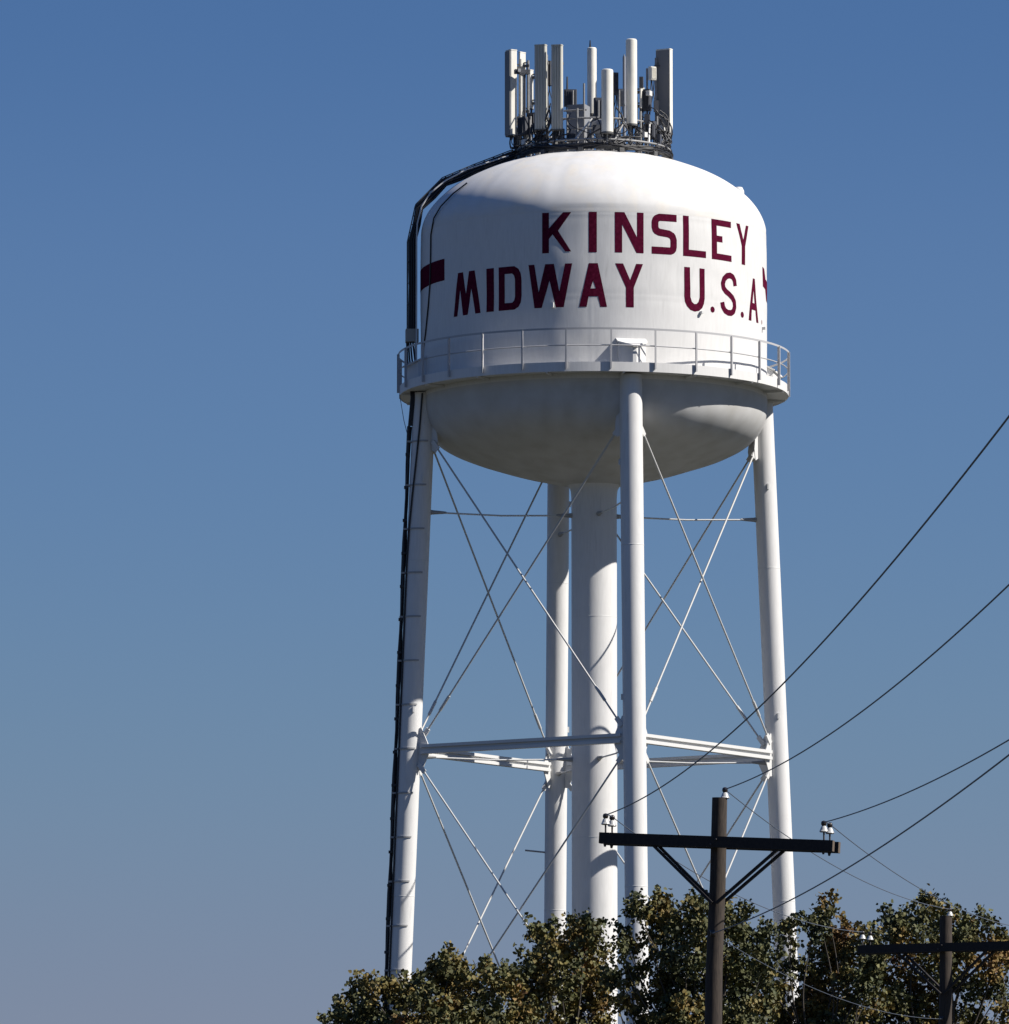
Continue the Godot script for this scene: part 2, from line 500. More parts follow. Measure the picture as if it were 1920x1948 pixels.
	part("roof_vent", s, M.galv, t)
	s = Shape.new()
	s.lathe(pol(93.0, 4.12, 0) , [Vector2(0, 34.40), Vector2(0.10, 34.38), Vector2(0.15, 34.28), Vector2(0.16, 34.02)], 16)
	part("roof_lug", s, M.white, t)

func hood_cap(s: Shape, at: Vector3, cap: PackedVector2Array, b: Basis):
	var up := PackedVector2Array(cap)
	var count := cap.size()
	var tri := Geometry2D.triangulate_polygon(cap)
	for k in count:
		var p := up[k]; var q := up[(k + 1) % count]
		var mid := b * Vector3((p.x + q.x), 0, (p.y + q.y))
		s.quad(at + b * Vector3(p.x, -0.45 * p.y, p.y), at + b * Vector3(q.x, -0.45 * q.y, q.y), at + b * Vector3(q.x, 0.05 - 0.45 * q.y, q.y), at + b * Vector3(p.x, 0.05 - 0.45 * p.y, p.y), mid.normalized())
	for k in range(0, tri.size(), 3):
		var t := []; var d := []
		for m in 3:
			var p := cap[tri[k + m]]
			t.append(s.vert(at + b * Vector3(p.x, 0.05 - 0.45 * p.y, p.y), b * Vector3(0, 0.95, 0.3))); d.append(s.vert(at + b * Vector3(p.x, -0.45 * p.y, p.y), b * Vector3(0, -0.95, -0.3)))
		s.face(t[0], t[1], t[2]); s.face(d[0], d[1], d[2])

# a flat plate standing upright in the plane of direction d
func plate(s: Shape, at: Vector3, d: Vector3, pts: Array, thick: float):
	var side := d.cross(Vector3.UP).normalized() * thick * 0.5
	var count := pts.size()
	var mid := Vector2.ZERO
	for p in pts: mid += p / count
	for k in count:
		var p: Vector2 = pts[k]; var q: Vector2 = pts[(k + 1) % count]
		var a := at + d * p.x + Vector3.UP * p.y; var e := at + d * q.x + Vector3.UP * q.y
		var out: Vector2 = (p + q) * 0.5 - mid
		var ed := (q - p).normalized()
		var pn := Vector2(ed.y, -ed.x)
		if pn.dot(out) < 0: pn = -pn
		s.quad(a - side, e - side, e + side, a + side, d * pn.x + Vector3.UP * pn.y)
		for sg in [-1.0, 1.0]:
			var nn: Vector3 = side.normalized() * sg
			var c0: Vector3 = at + d * mid.x + Vector3.UP * mid.y + side * sg
			s.face(s.vert(c0, nn), s.vert(a + side * sg, nn), s.vert(e + side * sg, nn))

func dome(called: String, t: Node3D, base: float, rise: float, sgn: float, m: Material, given := []):
	var s := Shape.new()
	var segs := 240; var rows := 56
	var cv := Curve2D.new()
	for k in given.size():
		var p0: Array = given[maxi(k - 1, 0)]; var p1: Array = given[mini(k + 1, given.size() - 1)]
		var dd := Vector2(p1[0] - p0[0], p1[1] - p0[1])
		var len0 := Vector2(given[k][0] - p0[0], given[k][1] - p0[1]).length()
		var len1 := Vector2(given[k][0] - p1[0], given[k][1] - p1[1]).length()
		cv.add_point(Vector2(given[k][0], given[k][1]), -dd.normalized() * len0 * 0.33, dd.normalized() * len1 * 0.33)
	for r in rows + 1:
		var q := 0.5 * PI * r / rows
		for k in segs + 1:
			var d := -180.0 + 360.0 * k / segs
			var rr := TANK_R * cos(q)
			var h := base + sgn * rise * sin(q)
			if given.size():
				var on := cv.sample_baked(cv.get_baked_length() * r / rows, true)
				rr = on.x; h = on.y
			var nn := pol(d, rr / (TANK_R * TANK_R), sgn * sin(q) / rise).normalized()
			var p := pol(d, rr, h)
			var push := dent(d, base) * cos(q) if r < 3 else 0.0
			# petal plates: shallow hollows along the meridian welds
			var kk := fposmod(d + 1.5 + (12.0 if sgn > 0 else 0.0), 30.0)
			var near := minf(kk, 30.0 - kk) * deg_to_rad(1.0) * rr
			var lit := smoothstep(0.0, 0.25, q) * smoothstep(0.15, 0.4, cos(q))
			push += lit * (bumps.get_noise_3dv(p) * 0.014 - 0.012 * exp(-near * near / 0.018) + 0.005 * exp(-near * near / 0.0012))
			s.vert(p + nn * push, nn)
	for r in rows:
		for k in segs:
			var a := r * (segs + 1) + k
			if r < rows - 1: s.face(a, a + segs + 2, a + segs + 1)
			s.face(a, a + 1, a + segs + 2)
	# normals that follow the hollows
	var nn2 := PackedVector3Array(); nn2.resize(s.v.size())
	for k in range(0, s.i.size(), 3):
		var f := (s.v[s.i[k + 2]] - s.v[s.i[k]]).cross(s.v[s.i[k + 1]] - s.v[s.i[k]])
		for j in 3: nn2[s.i[k + j]] += f
	for r in rows + 1:
		var a := r * (segs + 1)
		var both := nn2[a] + nn2[a + segs]
		nn2[a] = both; nn2[a + segs] = both
	for k in nn2.size():
		if k < (segs + 1) * (rows - 2) and k > segs: s.n[k] = nn2[k].normalized()
	part(called, s, m, t)

func ring(s: Shape, r: float, h: float, thick: float, segs := 160, sides := 8):
	var pts := []
	for k in segs + 1: pts.append(pol(360.0 * k / segs, r, h))
	s.tube(pts, thick, sides, -1.0, false)

func build_balcony(t: Node3D):
	var R := 5.485
	var s := Shape.new()
	s.lathe(Vector3.ZERO, [Vector2(TANK_R - 0.02, 28.40), Vector2(R - 0.012, 28.40), Vector2(R - 0.012, 28.40), Vector2(R - 0.012, 28.375), Vector2(R - 0.012, 28.375), Vector2(TANK_R - 0.02, 28.375)], 180)
	var floor_part := part("balcony_floor", s, M.white, t)
	s = Shape.new()
	s.lathe(Vector3.ZERO, [Vector2(R - 0.010, 28.61), Vector2(R, 28.61), Vector2(R, 28.61), Vector2(R, 28.35), Vector2(R, 28.35), Vector2(R - 0.010, 28.35), Vector2(R - 0.010, 28.35), Vector2(R - 0.010, 28.61)], 180)
	part("balcony_fascia", s, M.white, floor_part)
	for k in 28:
		var d := 4.2 + 360.0 / 28.0 * k
		s = Shape.new()
		var b := Basis(Vector3.UP, deg_to_rad(d))
		s.box(pol(d, R + 0.074, 28.97), Vector3(0.045, 1.10, 0.010), b)
		s.box(pol(d, R + 0.035, 28.97), Vector3(0.010, 1.10, 0.066), b)
		part("railing_post", s, M.rail, floor_part)
	s = Shape.new()
	s.lathe(Vector3.ZERO, [Vector2(R + 0.03, 29.555), Vector2(R + 0.042, 29.555), Vector2(R + 0.042, 29.555), Vector2(R + 0.042, 29.50), Vector2(R + 0.042, 29.50), Vector2(R + 0.03, 29.50), Vector2(R + 0.03, 29.50), Vector2(R + 0.03, 29.555)], 180)
	part("top_rail", s, M.rail, floor_part)
	s = Shape.new()
	ring(s, R - 0.005, 29.07, 0.017)
	part("middle_rail", s, M.rail, floor_part)
	for k in 16:
		var d := 8.0 + 22.5 * k
		s = Shape.new()
		s.beam(pol(d, TANK_R - 0.01, 28.33), pol(d, R - 0.03, 28.345), 0.05, 0.06)
		part("floor_bracket", s, M.white, floor_part)

func build_ladder(t: Node3D):
	var s := Shape.new()
	var path := []
	for k in 13: path.append(Vector2(5.02, lerpf(28.4, 32.7, k / 12.0)))
	for q in [[5.0, 33.2], [4.88, 33.7], [4.62, 34.1], [4.2, 34.45], [3.6, 34.78], [2.9, 35.03], [2.4, 35.2]]: path.append(Vector2(q[0], q[1]))
	var holder: MeshInstance3D
	for side in [0, 1]:
		s = Shape.new()
		var pts := []
		for q in path: pts.append(pol(-82.6 - 4.2 * side, q.x + 0.02, q.y))
		s.tube(pts, 0.022, 8)
		var o := part("ladder_rail", s, M.steel_white, t)
		if side == 0: holder = o
	for k in 15:
		s = Shape.new()
		var h := 28.75 + 0.3 * k
		s.tube([pol(-82.6, 5.04, h), pol(-86.8, 5.04, h)], 0.012, 6)
		part("ladder_rung", s, M.steel_white, holder)

# ---------------------------------------------------------------- coax run
func build_cable_run():
	var t := thing("cable_run", "thick bundle of black coax cables down the left side of the tank and leg", "cables", pol(-87, 5.2, 28.6))
	var az := -86.0
	var path := [Vector2(1.9, 35.50), Vector2(2.30, 35.38), Vector2(3.43, 34.93), Vector2(4.30, 34.55), Vector2(5.05, 33.78), Vector2(5.27, 32.75), Vector2(5.27, 30.2)]
	var norm := []
	for k in path.size():
		var d: Vector2 = (path[mini(k + 1, path.size() - 1)] - path[maxi(k - 1, 0)]).normalized()
		norm.append(Vector2(-d.y, d.x))
	var swing := func(q: Vector2, side: float) -> Vector3: return pol(az, q.x, q.y) + pol(az + 90.0, side, 0)
	var first: MeshInstance3D
	for q in [[-.13, .05], [-.085, .05], [-.04, .05], [.005, .05], [.05, .05], [.095, .05], [-.13, .10], [-.04, .10], [.05, .10], [.095, .10], [-.10, .215], [-.05, .215], [0.0, .215], [.06, .215], [.11, .16]]:
		var s := Shape.new()
		var pts := []
		for k in path.size():
			pts.append(swing.call(path[k] - norm[k] * q[1], q[0]))
			if k < path.size() - 1:
				pts.append(swing.call((path[k] + path[k + 1]) * 0.5 - (norm[k] + norm[k + 1]).normalized() * (q[1] + 0.02), q[0]))
		s.tube(pts, 0.033, 8)
		var o := part("coax_cable", s, M.black, t)
		if first == null: first = o
	for side in [-.17, .14]:
		var s := Shape.new()
		var pts := []
		for k in range(1, path.size()): pts.append(swing.call(path[k], side))
		s.tube(pts, 0.016, 6)
		part("tray_rail", s, M.dark_galv, t)
	for k in 24:
		var f := 0.3 + k * 0.235
		var a := int(f)
		if a + 1 >= path.size(): break
		var q: Vector2 = path[a].lerp(path[a + 1], f - a)
		var nn: Vector2 = norm[a].lerp(norm[a + 1], f - a).normalized()
		var s := Shape.new()
		s.beam(swing.call(q, -.17), swing.call(q, .14), 0.03, 0.02)
		s.beam(swing.call(q + nn * 0.01, 0.0), swing.call(q - nn * 0.26, 0.0), 0.02, 0.02, Vector3(0.1, 0.2, 1))
		part("tray_bracket", s, M.dark_galv, t)
	# the box where the bundle passes down to the walkway
	var s := Shape.new()
	s.box(pol(az, 5.14, 30.05), Vector3(0.36, 0.36, 0.36), Basis(Vector3.UP, deg_to_rad(az + 90.0)))
	part("cover_box", s, M.tan_box, t)
	for q in [-.11, -.05, .02, .10]:
		s = Shape.new()
		s.tube([pol(az, 5.20, 29.9) + Vector3(q * 0.8, 0, q), pol(az, 5.16, 29.4) + Vector3(q, 0, q), pol(-80, 5.16, 28.9) + Vector3(q, 0, 0.1), leg_at(-78.7, 28.2) + Vector3(-0.30 + q * 0.6, 0, 0.16), leg_at(-78.7, 27.4) + Vector3(-0.36 + q * 0.4, 0, 0.1)], 0.026, 8)
		part("coax_cable", s, M.black, t)
	# down the leg: an outer bundle and one line nearer the front
	for q in [[-.365, .05], [-.385, -.01], [-.40, .08], [-.42, .02], [-.36, -.06]]:
		s = Shape.new()
		var pts := []
		for k in 25:
			var h := lerpf(27.4, 1.2, k / 24.0)
			pts.append(leg_at(-78.7, h) + Vector3(q[0] - 0.02 * sin(k * 2.1 + q[1] * 30.0), 0, q[1]))
		s.tube(pts, 0.025, 8)
		part("coax_cable", s, M.black, t)
	s = Shape.new()
	var line := []
	for k in 29:
		var h := lerpf(28.3, 1.2, k / 28.0)
		var x := lerpf(-0.06, -0.30, smoothstep(28.6, 23.5, h))
		line.append(leg_at(-78.7, h) + Vector3(x, 0, sqrt(0.345 * 0.345 - x * x)))
	s.tube(line, 0.026, 8)
	part("coax_cable", s, M.black, t)
	for k in 22:
		var h := 26.96 - 1.235 * k
		if h < 0.8: break
		s = Shape.new()
		var at := leg_at(-78.7, h)
		s.lathe(at, [Vector2(0.316, 0.024), Vector2(0.338, 0.022), Vector2(0.338, 0.022), Vector2(0.338, -0.022), Vector2(0.338, -0.022), Vector2(0.316, -0.024)], 40, deg_to_rad(-130), deg_to_rad(28))
		s.box(at + Vector3(-0.36, 0, 0.02), Vector3(0.16, 0.05, 0.2))
		part("strap_band", s, M.band, t)
	for k in 28:
		var h := 26.6 - 0.93 * k
		if h < 1.0: break
		s = Shape.new()
		s.box(leg_at(-78.7, h) + Vector3(-0.405, 0, 0.02), Vector3(0.12, 0.07, 0.22))
		part("cable_clamp", s, M.black, t)
	# a thin line over the shell
	s = Shape.new()
	s.tube([pol(-56, 4.30, 34.08), pol(-59, 4.62, 33.78), pol(-63, 4.83, 33.45), pol(-66.5, 4.91, 33.15), pol(-69, 4.915, 32.7), pol(-69.2, 4.915, 32.1), pol(-69.6, 4.915, 31.4), pol(-71.4, 4.915, 30.74), pol(-74.5, 4.915, 30.0), pol(-78.5, 4.92, 29.4), pol(-79, 5.2, 28.6)], 0.022, 8)
	part("thin_cable", s, M.black, t)
	s = Shape.new()
	s.tube([pol(-84, 5.5, 28.35), pol(-82, 5.40, 27.6), leg_at(-78.7, 26.9) + Vector3(-0.36, 0, 0.1)], 0.010, 6)
	part("thin_cable", s, M.black, t)

# ---------------------------------------------------------------- antennas
func rounded(w: float, d: float, r: float, flutes := 0) -> PackedVector2Array:
	var p := PackedVector2Array()
	for q in [[1, 1, 0], [-1, 1, 90], [-1, -1, 180], [1, -1, 270]]:
		for k in 4:
			var a := deg_to_rad(q[2] + 30.0 * k)
			p.append(Vector2(q[0] * (w * 0.5 - r) + r * cos(a), q[1] * (d * 0.5 - r) + r * sin(a)))
		if flutes and q[2] == 0:
			var span := w - 2.0 * r
			for k in flutes:
				var x := span * 0.5 - span * (k + 0.5) / flutes
				var e := span / flutes * 0.22
				for j in [[e, 0.0], [e * 0.5, -0.022], [-e * 0.5, -0.022], [-e, 0.0]]:
					p.append(Vector2(x + j[0], d * 0.5 + j[1]))
	return p

var jig := RandomNumberGenerator.new()

func antenna(label: String, x: float, z: float, y0: float, y1: float, w: float, d: float, yaw: float, form := "panel"):
	var at := Vector3(x, y0, z)
	var t := thing("round_antenna" if form == "round" else "panel_antenna", label, "antenna", at, "cell antennas on the tank roof")
	var b := Basis(Vector3.UP, deg_to_rad(yaw))
	var s := Shape.new()
	var m: Material = M.radome
	var tall := y1 - y0
	if form == "round":
		s.lathe(Vector3(x, 0, z), [Vector2(0, y1 + 0.02), Vector2(w * 0.42, y1), Vector2(w * 0.5, y1 - 0.03), Vector2(w * 0.5, y0 + 0.05), Vector2(w * 0.5, y0 + 0.05), Vector2(w * 0.48, y0 + 0.01), Vector2(0, y0 + 0.01)], 28)
	else:
		if form == "fluted": m = M.radome_grey
		s.prism(Vector3(x, 0, z), rounded(w, d, minf(0.045, d * 0.3), 3 if form == "fluted" else 0), y0 + 0.015, y1 - 0.015, b)
	var body := part("radome", s, m, t)
	for y in [y0, y1 - 0.03]:
		s = Shape.new()
		if form == "round":
			s.lathe(Vector3(x, y, z), [Vector2(w * 0.515, 0.05), Vector2(w * 0.515, -0.004), Vector2(w * 0.515, -0.004), Vector2(0, -0.008)], 28)
			if y > y0: continue
		else:
			s.prism(Vector3(x, 0, z), rounded(w + 0.012, d + 0.012, minf(0.045, d * 0.3)), y, y + 0.03, b)
		part("end_cap", s, m if y > y0 else M.dark_galv, body)
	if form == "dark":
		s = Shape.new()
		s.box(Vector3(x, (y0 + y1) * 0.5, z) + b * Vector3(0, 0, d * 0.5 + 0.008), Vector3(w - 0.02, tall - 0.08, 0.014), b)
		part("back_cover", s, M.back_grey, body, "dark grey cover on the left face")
	# pipe behind it, towards the roof's middle, and two brackets
	var back := Vector3(-x, 0, -z).normalized() * (d * 0.5 + 0.14)
	if form == "round": back = Vector3(-x, 0, -z).normalized() * 0.05
	var foot := 35.2
	s = Shape.new()
	if form == "round":
		s.tube([Vector3(x, foot, z) + back, Vector3(x, y0 + 0.05, z) + back], 0.055, 12)
	else:
		s.tube([Vector3(x, foot, z) + back, Vector3(x, y1 - 0.25, z) + back], 0.04, 10)
	var pipe := part("mounting_pipe", s, M.galv, t)
	if form != "round":
		for f in [0.15, 0.8]:
			s = Shape.new()
			var y: float = y0 + tall * f
			s.beam(Vector3(x, y, z) + back * 1.2, Vector3(x, y, z) + back * 0.3, 0.10, 0.07)
			s.beam(Vector3(x, y + 0.09, z) + back * 1.15, Vector3(x, y + 0.09, z) + back * 0.3, 0.05, 0.03)
			part("bracket", s, M.dark_galv, pipe)
	# jumpers hang from the bottom and loop in to the frame
	for k in 4:
		var side := b * Vector3((k - 1.5) * w * 0.2, 0, jig.randf_range(-0.04, 0.04))
		var a := Vector3(x, y0, z) + side
		var inn := Vector3(-x, 0, -z).normalized()
		var low := jig.randf_range(0.15, 0.4)
		s = Shape.new()
		var e := Vector3(x, 35.25 + jig.randf() * 0.1, z) + inn * jig.randf_range(0.1, 0.5) + inn.cross(Vector3.UP) * jig.randf_range(-0.5, 0.5)
		s.tube([a + Vector3.UP * 0.02, a - Vector3.UP * 0.09], 0.022, 8)
		s.tube(bend([a, a - Vector3.UP * low, (a + e) * 0.5 - Vector3.UP * jig.randf_range(0.0, 0.2) + side * 1.5, e]), 0.014, 6)
		part("jumper_cable", s, M.black, t)

func bend(p: Array) -> Array:
	var cv := Curve3D.new()
	for k in p.size():
		var d: Vector3 = (p[mini(k + 1, p.size() - 1)] - p[maxi(k - 1, 0)]) * 0.22
		cv.add_point(p[k], -d, d)
	cv.bake_interval = 0.08
	return Array(cv.get_baked_points())

func radio(label: String, at: Vector3, size: Vector3, yaw: float, m: Material, whip := 0.0):
	var t := thing("remote_radio", label, "radio unit", at - Vector3.UP * size.y * 0.5, "radio boxes among the roof antennas")
	var b := Basis(Vector3.UP, deg_to_rad(yaw))
	var s := Shape.new()
	s.prism(Vector3(at.x, 0, at.z), rounded(size.x, size.z, 0.025), at.y - size.y * 0.5, at.y + size.y * 0.5, b)
	var body := part("housing", s, m, t)
	for k in 5:
		s = Shape.new()
		s.box(at + b * Vector3((k - 2) * size.x * 0.18, 0, size.z * 0.5 + 0.012), Vector3(0.012, size.y * 0.85, 0.03), b)
		part("cooling_fin", s, m, body)
	s = Shape.new()
	var inn := Vector3(-at.x, 0, -at.z).normalized()
	var post := at + inn * (size.z * 0.5 + 0.08)
	s.tube([Vector3(post.x, 35.15, post.z), Vector3(post.x, at.y + size.y * 0.4, post.z)], 0.03, 8)
	part("mounting_pipe", s, M.galv, t)
	for k in 3:
		s = Shape.new()
		var a := at + b * Vector3((k - 1) * size.x * 0.25, -size.y * 0.5, 0)
		var e := Vector3(at.x, 35.2, at.z) + inn * jig.randf_range(-0.1, 0.3) + inn.cross(Vector3.UP) * jig.randf_range(-0.4, 0.4)
		s.tube(bend([a, a - Vector3.UP * 0.2, (a + e) * 0.5 + Vector3(jig.randf_range(-.12, .12), 0, jig.randf_range(-.12, .12)), e]), 0.014, 6)
		part("jumper_cable", s, M.black, t)
	if whip > 0.0:
		s = Shape.new()
		var a := at + b * Vector3(-size.x * 0.25, size.y * 0.5, 0)
		s.tube([a, a + Vector3.UP * whip], 0.03, 8, 0.022)
		part("whip", s, m, t)

func roof_h(r: float) -> float:
	return SPRING_HIGH + 2.40 * sqrt(1.0 - r * r / (TANK_R * TANK_R))

func build_roof_frame():
	var t := thing("antenna_frame", "dark steel ring frame with braces round the top of the tank", "antenna mount", Vector3(0, 35.0, 0))
	var s := Shape.new()
	s.lathe(Vector3.ZERO, [Vector2(2.10, 35.26), Vector2(2.18, 35.26), Vector2(2.18, 35.26), Vector2(2.18, 35.10), Vector2(2.18, 35.10), Vector2(2.10, 35.10), Vector2(2.10, 35.10), Vector2(2.10, 35.26)], 96)
	part("ring_band", s, M.dark_galv, t)
	s = Shape.new(); ring(s, 2.17, 35.36, 0.035, 96)
	part("ring_pipe", s, M.galv, t)
	s = Shape.new(); ring(s, 1.85, 36.02, 0.03, 96)
	part("ring_pipe", s, M.galv, t)
	for k in 3:
		s = Shape.new()
		var pts := []
		for j in 49:
			pts.append(pol(7.5 * j, 2.23 + 0.03 * sin(j * 1.7 + k * 2.0), 35.13 + 0.045 * k + 0.035 * sin(j * 0.9 + k)))
		s.tube(pts, 0.020, 6)
		part("ring_cable", s, M.black, t)
	for k in 12:
		var d := 15.0 + 30.0 * k
		s = Shape.new()
		s.tube([pol(d, 1.85, roof_h(1.85) - 0.02), pol(d, 1.85, 36.3)], 0.035, 8)
		part("frame_post", s, M.galv, t)
		s = Shape.new()
		s.tube([pol(d, 2.17, 35.34), pol(d + 13.0, 1.85, 36.0)], 0.028, 8)
		part("frame_brace", s, M.galv if k % 2 == 0 else M.steel_white, t)
		s = Shape.new()
		s.box(pol(d + 5.0, 2.17, roof_h(2.17) + 0.035), Vector3(0.14, 0.13, 0.2), Basis(Vector3.UP, deg_to_rad(d + 5.0)))
		part("frame_foot", s, M.dark_galv, t)
	for k in 6:
		var d := 20.0 + 60.0 * k
		s = Shape.new()
		s.beam(pol(d, 0.3, 35.42), pol(d, 2.15, 35.40), 0.06, 0.08)
		part("frame_beam", s, M.dark_galv, t)
	var rng := RandomNumberGenerator.new()
	rng.seed = 31
	for q in [[-86, 2.2, 35.62, 0], [-76, 2.0, 36.02, 0], [-64, 2.15, 35.48, 1], [-58, 1.9, 35.9, 0], [-47, 2.05, 35.5, 0], [-36, 1.8, 35.75, 0], [-20, 1.9, 35.46, 0], [2, 1.8, 35.7, 0], [20, 1.9, 35.55, 0], [44, 2.05, 35.6, 1], [52, 1.9, 36.1, 0], [60, 2.1, 35.5, 0], [68, 1.9, 36.55, 0], [74, 2.0, 35.95, 1], [82, 2.1, 35.45, 0], [88, 1.8, 36.3, 0], [-98, 2.0, 35.6, 1], [-110, 1.9, 36.2, 0], [130, 1.9, 36.2, 0], [160, 1.8, 36.0, 0], [-150, 1.8, 36.1, 0], [-84, 2.1, 35.95, 1], [57, 1.6, 37.2, 0], [63, 1.75, 36.9, 1]]:
		s = Shape.new()
		s.box(pol(q[0], q[1], q[2]), Vector3(rng.randf_range(0.12, 0.24), rng.randf_range(0.16, 0.42) if q[3] == 0 else 0.14, rng.randf_range(0.1, 0.18)), Basis(Vector3.UP, deg_to_rad(q[0] + rng.randf_range(-30, 30))))
		part("junction_box", s, M.radio if q[3] == 0 else M.steel_white, t)
	s = Shape.new()
	s.box(Vector3(-2.03, 37.53, 0.72), Vector3(0.42, 0.12, 0.16), Basis(Vector3.UP, 0.25))
	s.tube([Vector3(-1.95, 35.3, 0.6), Vector3(-1.95, 37.6, 0.6)], 0.03, 8)
	s.tube([Vector3(-2.22, 37.56, 0.78), Vector3(-2.0, 37.40, 0.80), Vector3(-1.84, 37.58, 0.76)], 0.025, 6)
	part("clamp_bracket", s, M.radio, t)
	s = Shape.new()
	s.box(Vector3(-2.10, 37.55, 0.86), Vector3(0.08, 0.09, 0.06))
	part("junction_box", s, M.steel_white, t)
	for k in 54:
		var d: float = [-92.0, -60.0, 62.0, 85.0, -35.0, 20.0][k % 6] + rng.randfn() * 14.0
		var d2 := d + rng.randfn() * 12.0
		var top := rng.randf_range(35.65, 36.5)
		s = Shape.new()
		s.tube(bend([pol(d, rng.randf_range(1.7, 2.2), top), pol(d + 3, 2.2, top - 0.35 + rng.randfn() * 0.08), pol(d2, 2.15, 35.45), pol(d2 + rng.randfn() * 8.0, 2.25, 35.25)]), rng.randf_range(0.014, 0.024), 6)
		part("hanging_cable", s, M.black, t)
	# guard rail in front of the hatch
	for q in [[-0.28, 1.0], [-0.75, 0.8], [0.55, 0.9]]:
		s = Shape.new()
		s.tube([Vector3(q[0], 35.1, q[1]), Vector3(q[0], 37.15 if q[0] == -0.28 else 36.3, q[1])], 0.028, 8)
		part("guard_post", s, M.galv, t)
	s = Shape.new()
	s.tube([Vector3(-0.75, 35.86, 0.84), Vector3(-0.28, 35.86, 1.04), Vector3(0.55, 35.86, 0.94)], 0.022, 8)
	part("guard_rail", s, M.galv, t)
	s = Shape.new()
	s.tube([Vector3(-0.85, 36.45, 0.5), Vector3(-0.20, 36.45, 0.7)], 0.025, 8)
	part("guard_rail", s, M.galv, t)

func build_antennas():
	jig.seed = 77
	antenna("tall panel antenna at the left end, dark on its left face", -2.33, 0.45, 35.72, 38.20, 0.30, 0.23, -60.0, "dark")
	antenna("narrow cream panel antenna just right of the leftmost antenna, sunlit side", -2.02, -0.50, 36.30, 38.32, 0.23, 0.07, 42.0)
	antenna("short slim sunlit antenna in the gap left of the twin grey panels", -1.76, -1.0, 36.75, 37.9, 0.13, 0.06, 40.0)
	antenna("left one of the twin tall grey fluted panels, white right edge", -1.50, 1.60, 35.70, 38.14, 0.335, 0.20, -15.0, "fluted")
	antenna("right one of the twin tall grey fluted panels, white right edge", -1.04, 1.86, 35.65, 38.09, 0.31, 0.20, -13.0, "fluted")
	antenna("round white antenna at the back with a pin on its top", -0.02, -1.90, 36.73, 38.70, 0.27, 0.27, 0.0, "round")
	antenna("shorter thick round white antenna at the front middle", 0.36, 2.20, 35.50, 37.33, 0.33, 0.33, 0.0, "round")
	antenna("tallest round white antenna right of the middle", 1.05, 1.60, 35.83, 38.30, 0.315, 0.315, 0.0, "round")
	antenna("wide panel antenna at the right end seen from its dark back", 2.02, -0.30, 35.90, 38.36, 0.45, 0.20, -27.0, "dark")
	antenna("small slim sunlit antenna between the tallest round one and right end", 1.36, 0.60, 36.48, 37.10, 0.14, 0.06, 40.0)
	radio("dark radio box with a whip behind and right of the grey twin panels", Vector3(-0.64, 37.17, -1.5), Vector3(0.36, 0.48, 0.2), 5.0, M.radio, 0.38)
	radio("narrow dark radio box right behind the shorter round antenna", Vector3(0.60, 37.06, 1.45), Vector3(0.15, 0.62, 0.15), 15.0, M.radio)
	radio("grey radio box left behind the tallest round antenna", Vector3(0.83, 37.22, -1.7), Vector3(0.24, 0.48, 0.2), -10.0, M.radio_grey)
	radio("small white radio box beside the dark right end panel", Vector3(1.66, 37.55, 0.35), Vector3(0.2, 0.38, 0.14), 35.0, M.radome)
	radio("dark radio box below the small white box at the right", Vector3(1.50, 36.75, 0.55), Vector3(0.24, 0.6, 0.2), -20.0, M.radio)
	radio("dark radio box low beside the right end panel's foot", Vector3(1.62, 35.85, 0.75), Vector3(0.26, 0.5, 0.2), -30.0, M.radio)
	radio("dark radio box under the narrow cream panel at left", Vector3(-1.98, 35.95, 0.85), Vector3(0.3, 0.5, 0.22), -50.0, M.radio)
	radio("dark radio box low between the left end and twin panels", Vector3(-1.72, 36.15, 0.25), Vector3(0.3, 0.55, 0.22), -35.0, M.radio)
	radio("dark radio box between the twin panels half way up", Vector3(-1.27, 37.4, 1.2), Vector3(0.14, 0.7, 0.16), -10.0, M.radio)
	radio("dark radio box behind the round antenna with the pin", Vector3(0.18, 36.7, -1.4), Vector3(0.3, 0.9, 0.2), 10.0, M.radio)
	var s := Shape.new()
	s.tube([Vector3(0.90, 35.3, -1.65), Vector3(0.90, 38.40, -1.65)], 0.045, 10)
	s.tube([Vector3(0.90, 38.36, -1.65), Vector3(0.90, 38.46, -1.65)], 0.02, 8)
	var t := thing("whip_antenna", "thin grey pole antenna left of the tallest round antenna", "antenna", Vector3(0.90, 35.3, -1.65), "cell antennas on the tank roof")
	part("mast", s, M.radio_grey, t)
	s = Shape.new()
	s.tube([Vector3(-0.07, 38.70, -1.9), Vector3(-0.07, 38.92, -1.9)], 0.03, 8, 0.015)
	t = thing("lightning_rod", "small dark pin on top of the round back antenna", "rod", Vector3(-0.07, 38.7, -1.9))
	part("rod", s, M.black, t)

